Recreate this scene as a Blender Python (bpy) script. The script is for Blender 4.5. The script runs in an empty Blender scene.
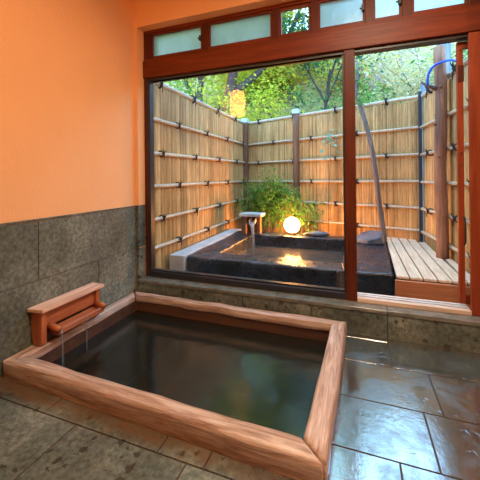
import bpy, bmesh, math, random
from mathutils import Vector, Matrix, noise

C = bpy.context.scene.collection
S = bpy.context.scene
R = math.radians
PI = math.pi

# ------------------------------------------------------------ camera
cam_d = bpy.data.cameras.new('camera')
cam_d.sensor_width = 36.0
cam_d.lens = 36.0 * 311.0 / 480.0
cam_d.shift_y = -63.0 / 480.0
cam_d.clip_start = 0.02
cam = bpy.data.objects.new('camera', cam_d)
C.objects.link(cam)
cam.matrix_world = (Matrix.Translation((0, 0, 1.15)) @ Matrix.Rotation(R(20.3), 4, 'Z')
                    @ Matrix.Rotation(R(90), 4, 'X') @ Matrix.Rotation(R(-0.6), 4, 'Z'))
S.camera = cam

# ------------------------------------------------------------ exposure, sky, lamps
S.view_settings.view_transform = 'Standard'
S.view_settings.look = 'None'
S.view_settings.gamma = 1.0
S.view_settings.use_curve_mapping = False
S.view_settings.exposure = 0.0

world = bpy.data.worlds.new('overcast_sky')
S.world = world
world.use_nodes = True
wn = world.node_tree
wn.nodes.clear()
w_out = wn.nodes.new('ShaderNodeOutputWorld')
w_bg = wn.nodes.new('ShaderNodeBackground')
w_geo = wn.nodes.new('ShaderNodeTexCoord')
w_sep = wn.nodes.new('ShaderNodeSeparateXYZ')
w_ramp = wn.nodes.new('ShaderNodeValToRGB')
w_ramp.color_ramp.elements[0].position = 0.0
w_ramp.color_ramp.elements[0].color = (0.34, 0.64, 1.0, 1)
w_ramp.color_ramp.elements[1].position = 0.9
w_ramp.color_ramp.elements[1].color = (0.36, 0.66, 1.0, 1)
wn.links.new(w_geo.outputs['Generated'], w_sep.inputs[0])
wn.links.new(w_sep.outputs['Z'], w_ramp.inputs[0])
wn.links.new(w_ramp.outputs[0], w_bg.inputs[0])
w_bg.inputs[1].default_value = 6.2
wn.links.new(w_bg.outputs[0], w_out.inputs[0])

def area_light(name, loc, rot, sx, sy, power, col):
    l = bpy.data.lights.new(name, 'AREA')
    l.shape = 'RECTANGLE'; l.size = sx; l.size_y = sy
    l.energy = power; l.color = col
    o = bpy.data.objects.new(name, l)
    o.location = loc; o.rotation_euler = rot
    C.objects.link(o)
    return o
# added ceiling fill light, out of view (its housing is built below)
area_light('fill_lamp_light', (0.20, 1.0, 2.83), (0, 0, 0), 0.5, 0.5, 72, (1.0, 0.78, 0.55))

# ------------------------------------------------------------ node helpers
def new_mat(name):
    m = bpy.data.materials.new(name)
    m.use_nodes = True
    nt = m.node_tree
    nt.nodes.clear()
    out = nt.nodes.new('ShaderNodeOutputMaterial')
    return m, nt, out

def N(nt, t, **kw):
    n = nt.nodes.new(t)
    for k, v in kw.items():
        if k in n.inputs: n.inputs[k].default_value = v
        else: setattr(n, k, v)
    return n

def ramp(nt, src, stops):
    r = nt.nodes.new('ShaderNodeValToRGB')
    e = r.color_ramp.elements
    while len(e) < len(stops): e.new(0.5)
    for i, (p, c) in enumerate(stops):
        e[i].position = p
        e[i].color = (*c, 1) if len(c) == 3 else c
    nt.links.new(src, r.inputs[0])
    return r.outputs[0]

def coords(nt, scale=(1, 1, 1), rot=(0, 0, 0)):
    tc = nt.nodes.new('ShaderNodeTexCoord')
    mp = nt.nodes.new('ShaderNodeMapping')
    mp.inputs['Scale'].default_value = scale
    mp.inputs['Rotation'].default_value = rot
    nt.links.new(tc.outputs['Object'], mp.inputs[0])
    return mp.outputs[0]

def noise_tex(nt, vec, scale, detail=4, rough=0.55, dist=0.0):
    n = nt.nodes.new('ShaderNodeTexNoise')
    n.inputs['Scale'].default_value = scale
    n.inputs['Detail'].default_value = detail
    n.inputs['Roughness'].default_value = rough
    n.inputs['Distortion'].default_value = dist
    if vec is not None: nt.links.new(vec, n.inputs['Vector'])
    return n.outputs['Fac']

def mixc(nt, fac, a, b, mode='MIX'):
    m = nt.nodes.new('ShaderNodeMix')
    m.data_type = 'RGBA'; m.blend_type = mode
    if isinstance(fac, (int, float)): m.inputs[0].default_value = fac
    else: nt.links.new(fac, m.inputs[0])
    for sck, v in ((6, a), (7, b)):
        if isinstance(v, tuple): m.inputs[sck].default_value = (*v, 1)
        else: nt.links.new(v, m.inputs[sck])
    return m.outputs[2]

def mth(nt, op, a, b=None, clamp=False):
    m = nt.nodes.new('ShaderNodeMath')
    m.operation = op; m.use_clamp = clamp
    for i, v in enumerate((a, b)):
        if v is None: continue
        if isinstance(v, (int, float)): m.inputs[i].default_value = v
        else: nt.links.new(v, m.inputs[i])
    return m.outputs[0]

def principled(nt, out, col, rough, bump=None, bump_s=0.3, bump_d=0.01, **kw):
    p = nt.nodes.new('ShaderNodeBsdfPrincipled')
    if isinstance(col, tuple): p.inputs['Base Color'].default_value = (*col, 1)
    else: nt.links.new(col, p.inputs['Base Color'])
    if isinstance(rough, (int, float)): p.inputs['Roughness'].default_value = rough
    else: nt.links.new(rough, p.inputs['Roughness'])
    if bump is not None:
        b = nt.nodes.new('ShaderNodeBump')
        b.inputs['Strength'].default_value = bump_s
        b.inputs['Distance'].default_value = bump_d
        nt.links.new(bump, b.inputs['Height'])
        nt.links.new(b.outputs[0], p.inputs['Normal'])
    for k, v in kw.items():
        p.inputs[k.replace('_', ' ')].default_value = v
    nt.links.new(p.outputs[0], out.inputs[0])
    return p

def island_rand(nt):
    g = nt.nodes.new('ShaderNodeNewGeometry')
    return g.outputs['Random Per Island']

# ------------------------------------------------------------ materials
def m_plaster():
    m, nt, out = new_mat('ochre_plaster')
    v = coords(nt)
    n1 = noise_tex(nt, v, 1.2, 3)
    n2 = noise_tex(nt, v, 55, 6, 0.65)
    col = ramp(nt, n1, [(0.3, (0.82, 0.44, 0.20)), (0.7, (0.88, 0.49, 0.235))])
    principled(nt, out, col, 0.85, n2, 0.5, 0.008)
    return m

def m_tuff(name, floor=False):
    m, nt, out = new_mat(name)
    v = coords(nt)
    n1 = noise_tex(nt, v, 3.0, 6, 0.6)
    n2 = noise_tex(nt, v, 38, 5, 0.7)
    base = ramp(nt, n1, [(0.32, (0.056, 0.073, 0.062)), (0.52, (0.118, 0.145, 0.126)), (0.70, (0.21, 0.245, 0.212))])
    grain = ramp(nt, n2, [(0.38, (0.45, 0.44, 0.42)), (0.62, (1.4, 1.4, 1.38))])
    base = mixc(nt, 0.8, base, grain, 'MULTIPLY')
    ir = island_rand(nt)
    base = mixc(nt, 1.0, base, ramp(nt, ir, [(0, (0.82, 0.84, 0.84)), (1, (1.15, 1.12, 1.08))]), 'MULTIPLY')
    # dark pumice pits
    vo = nt.nodes.new('ShaderNodeTexVoronoi')
    vo.inputs['Scale'].default_value = 17
    vo.inputs['Randomness'].default_value = 1.0
    dv = nt.nodes.new('ShaderNodeVectorMath'); dv.operation = 'ADD'
    nv = nt.nodes.new('ShaderNodeTexNoise'); nv.inputs['Scale'].default_value = 24
    nt.links.new(v, nv.inputs['Vector'])
    sc = nt.nodes.new('ShaderNodeVectorMath'); sc.operation = 'SCALE'; sc.inputs['Scale'].default_value = 0.05
    nt.links.new(nv.outputs['Color'], sc.inputs[0])
    nt.links.new(v, dv.inputs[0]); nt.links.new(sc.outputs[0], dv.inputs[1])
    nt.links.new(dv.outputs[0], vo.inputs['Vector'])
    sel = nt.nodes.new('ShaderNodeSeparateColor')
    nt.links.new(vo.outputs['Color'], sel.inputs[0])
    thr = mth(nt, 'MULTIPLY', mth(nt, 'SUBTRACT', sel.outputs[0], 0.35, True), 0.55)
    pit = mth(nt, 'MULTIPLY', mth(nt, 'SUBTRACT', thr, vo.outputs['Distance']), 40, True)
    base = mixc(nt, mth(nt, 'MULTIPLY', pit, 0.8), base, (0.020, 0.017, 0.012))
    h = mth(nt, 'SUBTRACT', n2, mth(nt, 'MULTIPLY', pit, 0.8))
    if not floor:
        principled(nt, out, base, 0.62, h, 0.5, 0.006)
        return m
    # floor: mineral stain beside the bath, water film towards the window
    tc = nt.nodes.new('ShaderNodeTexCoord')
    sx = nt.nodes.new('ShaderNodeSeparateXYZ')
    nt.links.new(tc.outputs['Object'], sx.inputs[0])
    n3 = noise_tex(nt, v, 9, 5, 0.65)
    yj = mth(nt, 'ADD', sx.outputs['Y'], mth(nt, 'MULTIPLY', mth(nt, 'SUBTRACT', n3, 0.5), 0.24))
    a = mth(nt, 'MULTIPLY', mth(nt, 'SUBTRACT', yj, 1.095), 13, True)
    b = mth(nt, 'MULTIPLY', mth(nt, 'SUBTRACT', -0.06, sx.outputs['X']), 40, True)
    c = mth(nt, 'MULTIPLY', mth(nt, 'SUBTRACT', yj, 2.335), 26, True)
    st = mth(nt, 'MAXIMUM', mth(nt, 'MULTIPLY', a, b), c)
    st = mth(nt, 'MULTIPLY', st, ramp(nt, n2, [(0.35, (0.4, 0.4, 0.4)), (0.65, (0.9, 0.9, 0.9))]))
    base = mixc(nt, st, base, (0.125, 0.055, 0.018))
    wet = mth(nt, 'MULTIPLY', mth(nt, 'ADD', sx.outputs['X'], 0.55), 2.0, True)
    film = noise_tex(nt, v, 4.5, 5, 0.6, 0.4)
    dryness = ramp(nt, film, [(0.44, (0.0, 0.0, 0.0)), (0.60, (1, 1, 1))])
    r_wet = mth(nt, 'ADD', 0.05, mth(nt, 'MULTIPLY', dryness, 0.22))
    r_dry = mth(nt, 'ADD', 0.36, mth(nt, 'MULTIPLY', dryness, 0.2))
    rr = nt.nodes.new('ShaderNodeMix'); rr.data_type = 'FLOAT'
    nt.links.new(wet, rr.inputs[0]); nt.links.new(r_dry, rr.inputs[2]); nt.links.new(r_wet, rr.inputs[3])
    base = mixc(nt, mth(nt, 'MULTIPLY', wet, 0.7), base, (0.035, 0.05, 0.055))
    p = principled(nt, out, base, rr.outputs[0], h, 0.22, 0.003)
    ior = mth(nt, 'ADD', 1.5, mth(nt, 'MULTIPLY', mth(nt, 'MULTIPLY', wet, 2.9), mth(nt, 'SUBTRACT', 1.0, mth(nt, 'MULTIPLY', dryness, 0.5))))
    nt.links.new(ior, p.inputs['IOR'])
    return m

def m_wood(name, dark, mid, light, axis='X', rough=0.5, grain=1.0, bump=0.3, ior=1.5, knots=False):
    m, nt, out = new_mat(name)
    s = {'X': (1.2, 14, 14), 'Y': (14, 1.2, 14), 'Z': (14, 14, 1.2)}[axis]
    v = coords(nt, s)
    n1 = noise_tex(nt, v, 1.5 * grain, 6, 0.65, 0.6)
    v2 = coords(nt, tuple(q * 5 if q > 2 else q * 2.4 for q in s))
    n2 = noise_tex(nt, v2, 1.6 * grain, 3, 0.6)
    col = ramp(nt, n1, [(0.28, dark), (0.5, mid), (0.74, light)])
    col = mixc(nt, 0.7, col, ramp(nt, n2, [(0.3, (0.70, 0.68, 0.65)), (0.6, (1.1, 1.1, 1.1))]), 'MULTIPLY')
    col = mixc(nt, 1.0, col, ramp(nt, island_rand(nt), [(0, (0.88, 0.88, 0.88)), (1, (1.1, 1.1, 1.1))]), 'MULTIPLY')
    if knots:
        vk = nt.nodes.new('ShaderNodeTexVoronoi'); vk.inputs['Scale'].default_value = 2.6
        nt.links.new(coords(nt, {'X': (0.7, 2, 2), 'Y': (2, 0.7, 2), 'Z': (2, 2, .7)}[axis]), vk.inputs['Vector'])
        k = mth(nt, 'MULTIPLY', mth(nt, 'SUBTRACT', 0.085, vk.outputs['Distance']), 25, True)
        col = mixc(nt, mth(nt, 'MULTIPLY', k, 0.75), col, (0.06, 0.02, 0.01))
    principled(nt, out, col, rough, mth(nt, 'ADD', n1, n2), bump, 0.004, IOR=ior)
    return m

def m_bamboo(name, dark, light, rough=0.5):
    m, nt, out = new_mat(name)
    v = coords(nt, (30, 30, 3))
    n = noise_tex(nt, v, 1.5, 4)
    n2 = noise_tex(nt, coords(nt), 1.6, 3)
    col = ramp(nt, island_rand(nt), [(0, dark), (0.5, tuple((a + b) / 2 for a, b in zip(dark, light))), (1, light)])
    col = mixc(nt, 0.85, col, ramp(nt, n, [(0.3, (0.62, 0.58, 0.52)), (0.6, (1.1, 1.1, 1.08))]), 'MULTIPLY')
    col = mixc(nt, 0.6, col, ramp(nt, n2, [(0.35, (0.75, 0.72, 0.68)), (0.65, (1.1, 1.1, 1.1))]), 'MULTIPLY')
    principled(nt, out, col, rough, n, 0.15, 0.003)
    return m

def m_leaf(name, cols, trans=0.45):
    m, nt, out = new_mat(name)
    ir = island_rand(nt)
    k = len(cols)
    col = ramp(nt, ir, [(i / max(1, k - 1), c) for i, c in enumerate(cols)])
    d = nt.nodes.new('ShaderNodeBsdfDiffuse'); t = nt.nodes.new('ShaderNodeBsdfTranslucent')
    nt.links.new(col, d.inputs[0]); nt.links.new(col, t.inputs[0])
    mx = nt.nodes.new('ShaderNodeMixShader'); mx.inputs[0].default_value = trans
    nt.links.new(d.outputs[0], mx.inputs[1]); nt.links.new(t.outputs[0], mx.inputs[2])
    nt.links.new(mx.outputs[0], out.inputs[0])
    return m

def m_plain(name, col, rough=0.5, metal=0.0, nscale=8, var=0.25, bump=0.1, **kw):
    m, nt, out = new_mat(name)
    n = noise_tex(nt, coords(nt), nscale, 5)
    c = ramp(nt, n, [(0.3, tuple(x * (1 - var) for x in col)), (0.7, tuple(min(1, x * (1 + var)) for x in col))])
    principled(nt, out, c, rough, n, bump, 0.004, Metallic=metal, **kw)
    return m

def m_darkstone():
    m, nt, out = new_mat('wet_dark_stone')
    v = coords(nt)
    n = noise_tex(nt, v, 3.5, 7, 0.65)
    n2 = noise_tex(nt, v, 16, 6, 0.7, 0.5)
    col = ramp(nt, n, [(0.36, (0.006, 0.008, 0.012)), (0.56, (0.016, 0.022, 0.036)), (0.70, (0.07, 0.10, 0.16))])
    rg = ramp(nt, n2, [(0.35, (0.16, 0.16, 0.16)), (0.65, (0.5, 0.5, 0.5))])
    principled(nt, out, col, rg, mth(nt, 'ADD', n, n2), 0.35, 0.03, IOR=1.65)
    return m

def two_sided_ior(nt, fr, ior):
    """same reflectance from both faces of a thin sheet"""
    g = nt.nodes.new('ShaderNodeNewGeometry')
    m = nt.nodes.new('ShaderNodeMix'); m.data_type = 'FLOAT'
    m.inputs[2].default_value = ior; m.inputs[3].default_value = 1.0 / ior
    nt.links.new(g.outputs['Backfacing'], m.inputs[0])
    nt.links.new(m.outputs[0], fr.inputs[0])

def m_glass(name, tint=(0.96, 0.98, 0.98), rough=0.0, frost=0.0, boost=0.0):
    m, nt, out = new_mat(name)
    tr = nt.nodes.new('ShaderNodeBsdfTransparent'); tr.inputs[0].default_value = (*tint, 1)
    gl = nt.nodes.new('ShaderNodeBsdfGlossy'); gl.inputs['Roughness'].default_value = rough
    fr = nt.nodes.new('ShaderNodeFresnel'); two_sided_ior(nt, fr, 1.42)
    a = tr.outputs[0]
    if frost:
        rf = nt.nodes.new('ShaderNodeBsdfRefraction'); rf.inputs['Color'].default_value = (.62, .69, .68, 1)
        rf.inputs['Roughness'].default_value = .38; rf.inputs['IOR'].default_value = 1.35
        t0 = nt.nodes.new('ShaderNodeBsdfTranslucent')
        t0.inputs[0].default_value = (0.55, 0.60, 0.60, 1)
        tl = nt.nodes.new('ShaderNodeMixShader'); tl.inputs[0].default_value = .3
        nt.links.new(rf.outputs[0], tl.inputs[1]); nt.links.new(t0.outputs[0], tl.inputs[2])
        ms = nt.nodes.new('ShaderNodeMixShader')
        fn = ramp(nt, noise_tex(nt, coords(nt), 5, 4), [(0.3, (frost - 0.12,) * 3), (0.7, (min(1, frost + 0.08),) * 3)])
        nt.links.new(fn, ms.inputs[0])
        nt.links.new(tr.outputs[0], ms.inputs[1]); nt.links.new(tl.outputs[0], ms.inputs[2])
        a = ms.outputs[0]
    mx = nt.nodes.new('ShaderNodeMixShader')
    nt.links.new(mth(nt, 'ADD', mth(nt, 'MULTIPLY', fr.outputs[0], 1.0 + boost), 0.0, True), mx.inputs[0])
    nt.links.new(a, mx.inputs[1]); nt.links.new(gl.outputs[0], mx.inputs[2])
    nt.links.new(mx.outputs[0], out.inputs[0])
    return m

def m_water(name, tint, rough, scale, strength, body=None, bodyfac=0.5, ior=1.33):
    m, nt, out = new_mat(name)
    n = noise_tex(nt, coords(nt), scale, 3, 0.5, 0.3)
    b = nt.nodes.new('ShaderNodeBump'); b.inputs['Strength'].default_value = strength
    b.inputs['Distance'].default_value = 0.02
    nt.links.new(n, b.inputs['Height'])
    tr = nt.nodes.new('ShaderNodeBsdfTransparent'); tr.inputs[0].default_value = (*tint, 1)
    a = tr.outputs[0]
    if body:
        d = nt.nodes.new('ShaderNodeBsdfDiffuse'); d.inputs[0].default_value = (*body, 1)
        ms = nt.nodes.new('ShaderNodeMixShader'); ms.inputs[0].default_value = bodyfac
        nt.links.new(a, ms.inputs[1]); nt.links.new(d.outputs[0], ms.inputs[2]); a = ms.outputs[0]
    gl = nt.nodes.new('ShaderNodeBsdfGlossy'); gl.inputs['Roughness'].default_value = rough
    fr = nt.nodes.new('ShaderNodeFresnel'); two_sided_ior(nt, fr, ior)
    nt.links.new(b.outputs[0], gl.inputs['Normal']); nt.links.new(b.outputs[0], fr.inputs['Normal'])
    mx = nt.nodes.new('ShaderNodeMixShader')
    nt.links.new(fr.outputs[0], mx.inputs[0]); nt.links.new(a, mx.inputs[1]); nt.links.new(gl.outputs[0], mx.inputs[2])
    nt.links.new(mx.outputs[0], out.inputs[0])
    return m

def m_emit(name, col, strength):
    m, nt, out = new_mat(name)
    e = nt.nodes.new('ShaderNodeEmission'); e.inputs[0].default_value = (*col, 1); e.inputs[1].default_value = strength
    nt.links.new(e.outputs[0], out.inputs[0])
    return m

M = {}
M['plaster'] = m_plaster()
M['tuff'] = m_tuff('green_tuff_tile')
M['floor'] = m_tuff('green_tuff_floor', True)
M['grout'] = m_plain('grout', (0.05, 0.035, 0.03), 0.6, nscale=20)
M['ceiling'] = m_wood('ceiling_boards', (0.25, 0.13, 0.06), (0.35, 0.19, 0.09), (0.45, 0.26, 0.13), 'Y', 0.6)
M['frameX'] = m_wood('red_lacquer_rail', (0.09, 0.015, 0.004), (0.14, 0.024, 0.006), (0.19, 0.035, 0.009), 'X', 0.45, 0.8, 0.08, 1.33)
M['frameZ'] = m_wood('red_lacquer_stile_shaded', (0.055, 0.010, 0.003), (0.085, 0.016, 0.005), (0.115, 0.024, 0.008), 'Z', 0.45, 0.8, 0.08, 1.33)  # same red lacquer, base colour darkened for the dimmer light on the stiles
M['frameR'] = m_wood('red_lacquer_stile_lit', (0.18, 0.030, 0.010), (0.27, 0.050, 0.016), (0.35, 0.07, 0.022), 'Z', 0.45, 0.8, 0.08, 1.33)  # same red lacquer, base colour brightened as if lamplit: right jamb and door stiles
M['rubber'] = m_plain('dark_gasket', (0.02, 0.02, 0.028), 0.4)
M['rimX'] = m_wood('cypress_rim_long', (0.17, 0.075, 0.045), (0.45, 0.32, 0.25), (0.76, 0.65, 0.57), 'X', 0.42, 1.7, 0.6, knots=True)
M['rimY'] = m_wood('cypress_rim_short', (0.22, 0.115, 0.075), (0.50, 0.37, 0.30), (0.78, 0.68, 0.61), 'Y', 0.42, 1.7, 0.6, knots=True)
M['liner'] = m_wood('shaded_bath_lining', (0.035, 0.016, 0.010), (0.07, 0.030, 0.015), (0.12, 0.05, 0.022), 'X', 0.5)  # wet wood, darkened further for the shade inside the bath below the rim
M['boxlid'] = m_wood('pale_lid_board', (0.55, 0.32, 0.23), (0.70, 0.46, 0.35), (0.82, 0.62, 0.50), 'Y', 0.45)
M['boxwood'] = m_wood('red_cypress', (0.30, 0.085, 0.028), (0.44, 0.14, 0.05), (0.56, 0.21, 0.085), 'Z', 0.4, 0.8, 0.2, knots=True)
M['boxwoodY'] = m_wood('red_cypress_lengthwise', (0.26, 0.075, 0.028), (0.38, 0.12, 0.05), (0.50, 0.19, 0.085), 'Y', 0.4, 0.8, 0.2)
M['cane'] = m_bamboo('split_bamboo', (0.36, 0.19, 0.06), (0.70, 0.45, 0.19))
M['rail'] = m_bamboo('bamboo_rail', (0.42, 0.34, 0.25), (0.62, 0.52, 0.40), 0.35)
M['rope'] = m_plain('black_palm_rope', (0.018, 0.017, 0.02), 0.8)
M['postbrown'] = m_wood('brown_post', (0.09, 0.045, 0.025), (0.15, 0.075, 0.04), (0.22, 0.12, 0.07), 'Z', 0.7)
M['postgrey'] = m_wood('blue_grey_post', (0.12, 0.15, 0.21), (0.20, 0.25, 0.34), (0.30, 0.36, 0.45), 'Z', 0.6)
M['postdark'] = m_wood('dark_blue_post', (0.015, 0.018, 0.026), (0.03, 0.036, 0.05), (0.05, 0.06, 0.08), 'Z', 0.6)
M['cap'] = m_plain('zinc_cap', (0.42, 0.52, 0.62), 0.45, 0.3)
M['log'] = m_wood('peeled_log', (0.09, 0.035, 0.02), (0.26, 0.11, 0.06), (0.46, 0.23, 0.13), 'Z', 0.6, 0.7, 0.6)
M['deck'] = m_wood('deck_plank', (0.52, 0.38, 0.26), (0.72, 0.55, 0.40), (0.86, 0.70, 0.54), 'Y', 0.4, 1.2, 0.3)
M['fascia'] = m_wood('deck_fascia', (0.32, 0.10, 0.04), (0.46, 0.165, 0.07), (0.58, 0.25, 0.12), 'X', 0.5, 0.8, 0.3)
M['thresh'] = m_wood('pale_threshold', (0.50, 0.38, 0.30), (0.68, 0.55, 0.45), (0.80, 0.68, 0.58), 'X', 0.3)
M['ledge'] = m_plain('pale_stone_ledge', (0.46, 0.46, 0.46), 0.55, nscale=6, var=0.2)
M['stone'] = m_darkstone()
M['rock'] = m_plain('blue_grey_rock', (0.085, 0.10, 0.125), 0.35, nscale=7, var=0.6, bump=0.5)
M['ground'] = m_plain('dark_gravel', (0.05, 0.045, 0.04), 0.8, nscale=30, var=0.6, bump=0.8)
M['glass'] = m_glass('window_glass', boost=0.0)
M['frost'] = m_glass('frosted_glass', frost=0.86, rough=0.25)
M['clear'] = m_glass('clear_transom_glass')
M['water'] = m_water('murky_bath_water', (0.30, 0.28, 0.20), 0.13, 5, 0.10, (0.020, 0.022, 0.016), 0.5, 1.75)
M['water2'] = m_water('outdoor_bath_water', (0.5, 0.58, 0.65), 0.16, 9, 0.4, (0.10, 0.10, 0.09), 0.4)
M['stream'] = m_water('falling_water', (0.8, 0.88, 0.95), 0.12, 60, 0.6, (0.70, 0.78, 0.86), 0.14)
M['globe'] = m_emit('lit_globe', (1.0, 0.38, 0.09), 210)
M['paper'] = m_emit('lit_paper_shade', (1.0, 0.45, 0.12), 22)
M['black'] = m_plain('black_iron', (0.02, 0.02, 0.022), 0.45)
M['hose'] = m_plain('blue_hose', (0.015, 0.07, 0.55), 0.3, var=0.1)
M['bark'] = m_wood('dark_bark', (0.035, 0.028, 0.028), (0.075, 0.058, 0.055), (0.13, 0.10, 0.09), 'Z', 0.85, 1, 0.8)
M['palebark'] = m_wood('pale_bark', (0.22, 0.17, 0.15), (0.34, 0.27, 0.24), (0.46, 0.38, 0.34), 'Z', 0.85, 1, 0.8)
M['branch'] = m_wood('weathered_branch', (0.08, 0.06, 0.055), (0.16, 0.125, 0.11), (0.26, 0.21, 0.19), 'Z', 0.8, 1, 0.8)
M['leaf_yg'] = m_leaf('yellow_green_leaves', [(0.20, 0.32, 0.03), (0.55, 0.60, 0.06), (0.90, 0.72, 0.10), (0.34, 0.50, 0.07)])
M['leaf_or'] = m_leaf('autumn_leaves', [(0.30, 0.32, 0.05), (0.75, 0.58, 0.10), (0.62, 0.30, 0.07), (0.38, 0.44, 0.09)])
M['leaf_dk'] = m_leaf('dark_green_leaves', [(0.03, 0.12, 0.06), (0.07, 0.22, 0.10), (0.12, 0.28, 0.15)])
M['leaf_gr'] = m_leaf('fresh_green_leaves', [(0.05, 0.20, 0.04), (0.12, 0.34, 0.07), (0.28, 0.46, 0.12)])
M['leaf_pale'] = m_leaf('faded_leaves', [(0.62, 0.50, 0.30), (0.85, 0.62, 0.28), (0.45, 0.50, 0.24), (0.85, 0.68, 0.52), (0.34, 0.42, 0.26)])
M['leaf_teal'] = m_leaf('teal_leaves', [(0.14, 0.36, 0.28), (0.28, 0.52, 0.42)])
def m_hill():
    m, nt, out = new_mat('leaf_litter_hill')
    v = coords(nt)
    n = noise_tex(nt, v, 1.6, 8, 0.75)
    col = ramp(nt, n, [(0.3, (0.07, 0.10, 0.03)), (0.45, (0.24, 0.25, 0.08)), (0.55, (0.48, 0.36, 0.15)), (0.7, (0.55, 0.48, 0.24))])
    principled(nt, out, col, 0.9, n, 1.0, 0.2)
    return m
M['hill'] = m_hill()

# ------------------------------------------------------------ mesh helpers
def add_box(bm, x0, x1, y0, y1, z0, z1):
    vs = [bm.verts.new((x, y, z)) for x in (x0, x1) for y in (y0, y1) for z in (z0, z1)]
    for f in ((0, 1, 3, 2), (4, 6, 7, 5), (0, 4, 5, 1), (2, 3, 7, 6), (0, 2, 6, 4), (1, 5, 7, 3)):
        bm.faces.new([vs[i] for i in f])
    return vs

def bevel(bm, w, seg=2):
    bmesh.ops.bevel(bm, geom=list(bm.edges), offset=w, segments=seg, affect='EDGES', profile=0.5, clamp_overlap=True)

def add_tube(bm, pts, radii, sides=8, cap=True):
    pts = [Vector(p) for p in pts]
    if isinstance(radii, (int, float)): radii = [radii] * len(pts)
    rings = []
    up = None
    for i, p in enumerate(pts):
        d = (pts[min(i + 1, len(pts) - 1)] - pts[max(i - 1, 0)]).normalized()
        if up is None:
            up = Vector((0, 0, 1)) if abs(d.z) < 0.9 else Vector((1, 0, 0))
        a = d.cross(up).normalized(); b = a.cross(d).normalized(); up = b
        rings.append([bm.verts.new(p + (a * math.cos(t) + b * math.sin(t)) * radii[i])
                      for t in (2 * PI * k / sides for k in range(sides))])
    for r0, r1 in zip(rings, rings[1:]):
        for k in range(sides):
            bm.faces.new((r0[k], r0[(k + 1) % sides], r1[(k + 1) % sides], r1[k]))
    if cap:
        bm.faces.new(list(reversed(rings[0]))); bm.faces.new(rings[-1])

def add_prism(bm, poly, z0, z1):
    a = [bm.verts.new((x, y, z0)) for x, y in poly]
    b = [bm.verts.new((x, y, z1)) for x, y in poly]
    n = len(poly)
    bm.faces.new(list(reversed(a))); bm.faces.new(b)
    for i in range(n):
        bm.faces.new((a[i], a[(i + 1) % n], b[(i + 1) % n], b[i]))

def obj(name, bm, mat, parent=None, smooth=False):
    bmesh.ops.recalc_face_normals(bm, faces=list(bm.faces))
    me = bpy.data.meshes.new(name)
    bm.to_mesh(me); bm.free()
    me.materials.append(mat)
    if smooth:
        for p in me.polygons: p.use_smooth = True
    o = bpy.data.objects.new(name, me)
    C.objects.link(o)
    if parent:
        o.parent = parent
        pm = parent.location
        if parent.parent: pm = pm + parent.parent.location
        o.location = -pm          # meshes are written in world coordinates
    return o

def box_obj(name, dims, mat, parent=None, bev=0.003):
    bm = bmesh.new(); add_box(bm, *dims)
    if bev: bevel(bm, bev)
    return obj(name, bm, mat, parent)

def empty(name, loc=(0, 0, 0)):
    o = bpy.data.objects.new(name, None)
    o.empty_display_size = 0.1; o.location = loc
    C.objects.link(o)
    return o

def thing(name, label, cat, loc=(0, 0, 0), group=None):
    o = empty(name, loc); o['label'] = label; o['category'] = cat
    if group: o['group'] = group
    return o

def tag(o, label, cat, group=None, kind=None):
    o['label'] = label; o['category'] = cat
    if group: o['group'] = group
    if kind: o['kind'] = kind
    return o

def structure(o):
    o['kind'] = 'structure'
    return o

def rough_up(bm, amp, scale, seed=0.0):
    for v in bm.verts:
        p = v.co * scale + Vector((seed, seed * 1.7, seed * 0.3))
        v.co += Vector((noise.noise(p), noise.noise(p + Vector((31, 0, 0))), noise.noise(p + Vector((0, 57, 0))))) * amp

# ------------------------------------------------------------ the room
XL, YW = -1.956, 2.415      # left wall, window wall (room side)
XR, YB, ZC = 1.75, -1.7, 2.95
OUT = 2.62                   # outer face of the window wall

BX0, BX1, BY0, BY1 = -1.95, -0.075, 1.20, 2.385   # bath footprint

def subtract(r, h):
    x0, x1, y0, y1 = r; a0, a1, b0, b1 = h
    if x1 <= a0 or x0 >= a1 or y1 <= b0 or y0 >= b1: return [r]
    res = []
    if y0 < b0: res.append((x0, x1, y0, b0))
    if y1 > b1: res.append((x0, x1, b1, y1))
    ya, yb = max(y0, b0), min(y1, b1)
    if x0 < a0: res.append((x0, a0, ya, yb))
    if x1 > a1: res.append((a1, x1, ya, yb))
    return res

hole = (BX0 + 0.03, BX1 - 0.03, BY0 + 0.04, BY1 - 0.03)
bm = bmesh.new()
for r in subtract((XL, XR, YB, 2.47), hole):
    add_box(bm, *r, -0.06, -0.004)
fl_grout = bm
rows = [2.45, 2.06, 1.717, 1.385, 1.095, 0.76, 0.42, 0.08, -0.26, -0.60, -0.94, -1.28, YB]
joints = {0: [-0.62, 0.20, 1.0], 1: [-0.62, 0.385, 1.1], 2: [-0.6, 0.30, 1.0], 3: [-1.45, -0.79, -0.573, 0.157, 0.9]}
bm2 = bmesh.new()
g = 0.0035
for i in range(len(rows) - 1):
    y1, y0 = rows[i], rows[i + 1]
    js = joints.get(i)
    if js is None:
        off = [-1.235, -0.648] if i % 2 == 0 else [-1.5, -0.9]
        js = [off[0], off[1], off[1] + 0.6, off[1] + 1.2, off[1] + 1.8]
    xs = [XL] + js + [XR]
    for x0, x1 in zip(xs, xs[1:]):
        for r in subtract((x0 + g, x1 - g, y0 + g, y1 - g), hole):
            add_box(bm2, *r, -0.02, 0.0)
bevel(bm2, 0.0008, 1)
fl = obj('floor', bm2, M['floor']); structure(fl)
gr = obj('grout_bed', fl_grout, M['grout'], fl)

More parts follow.
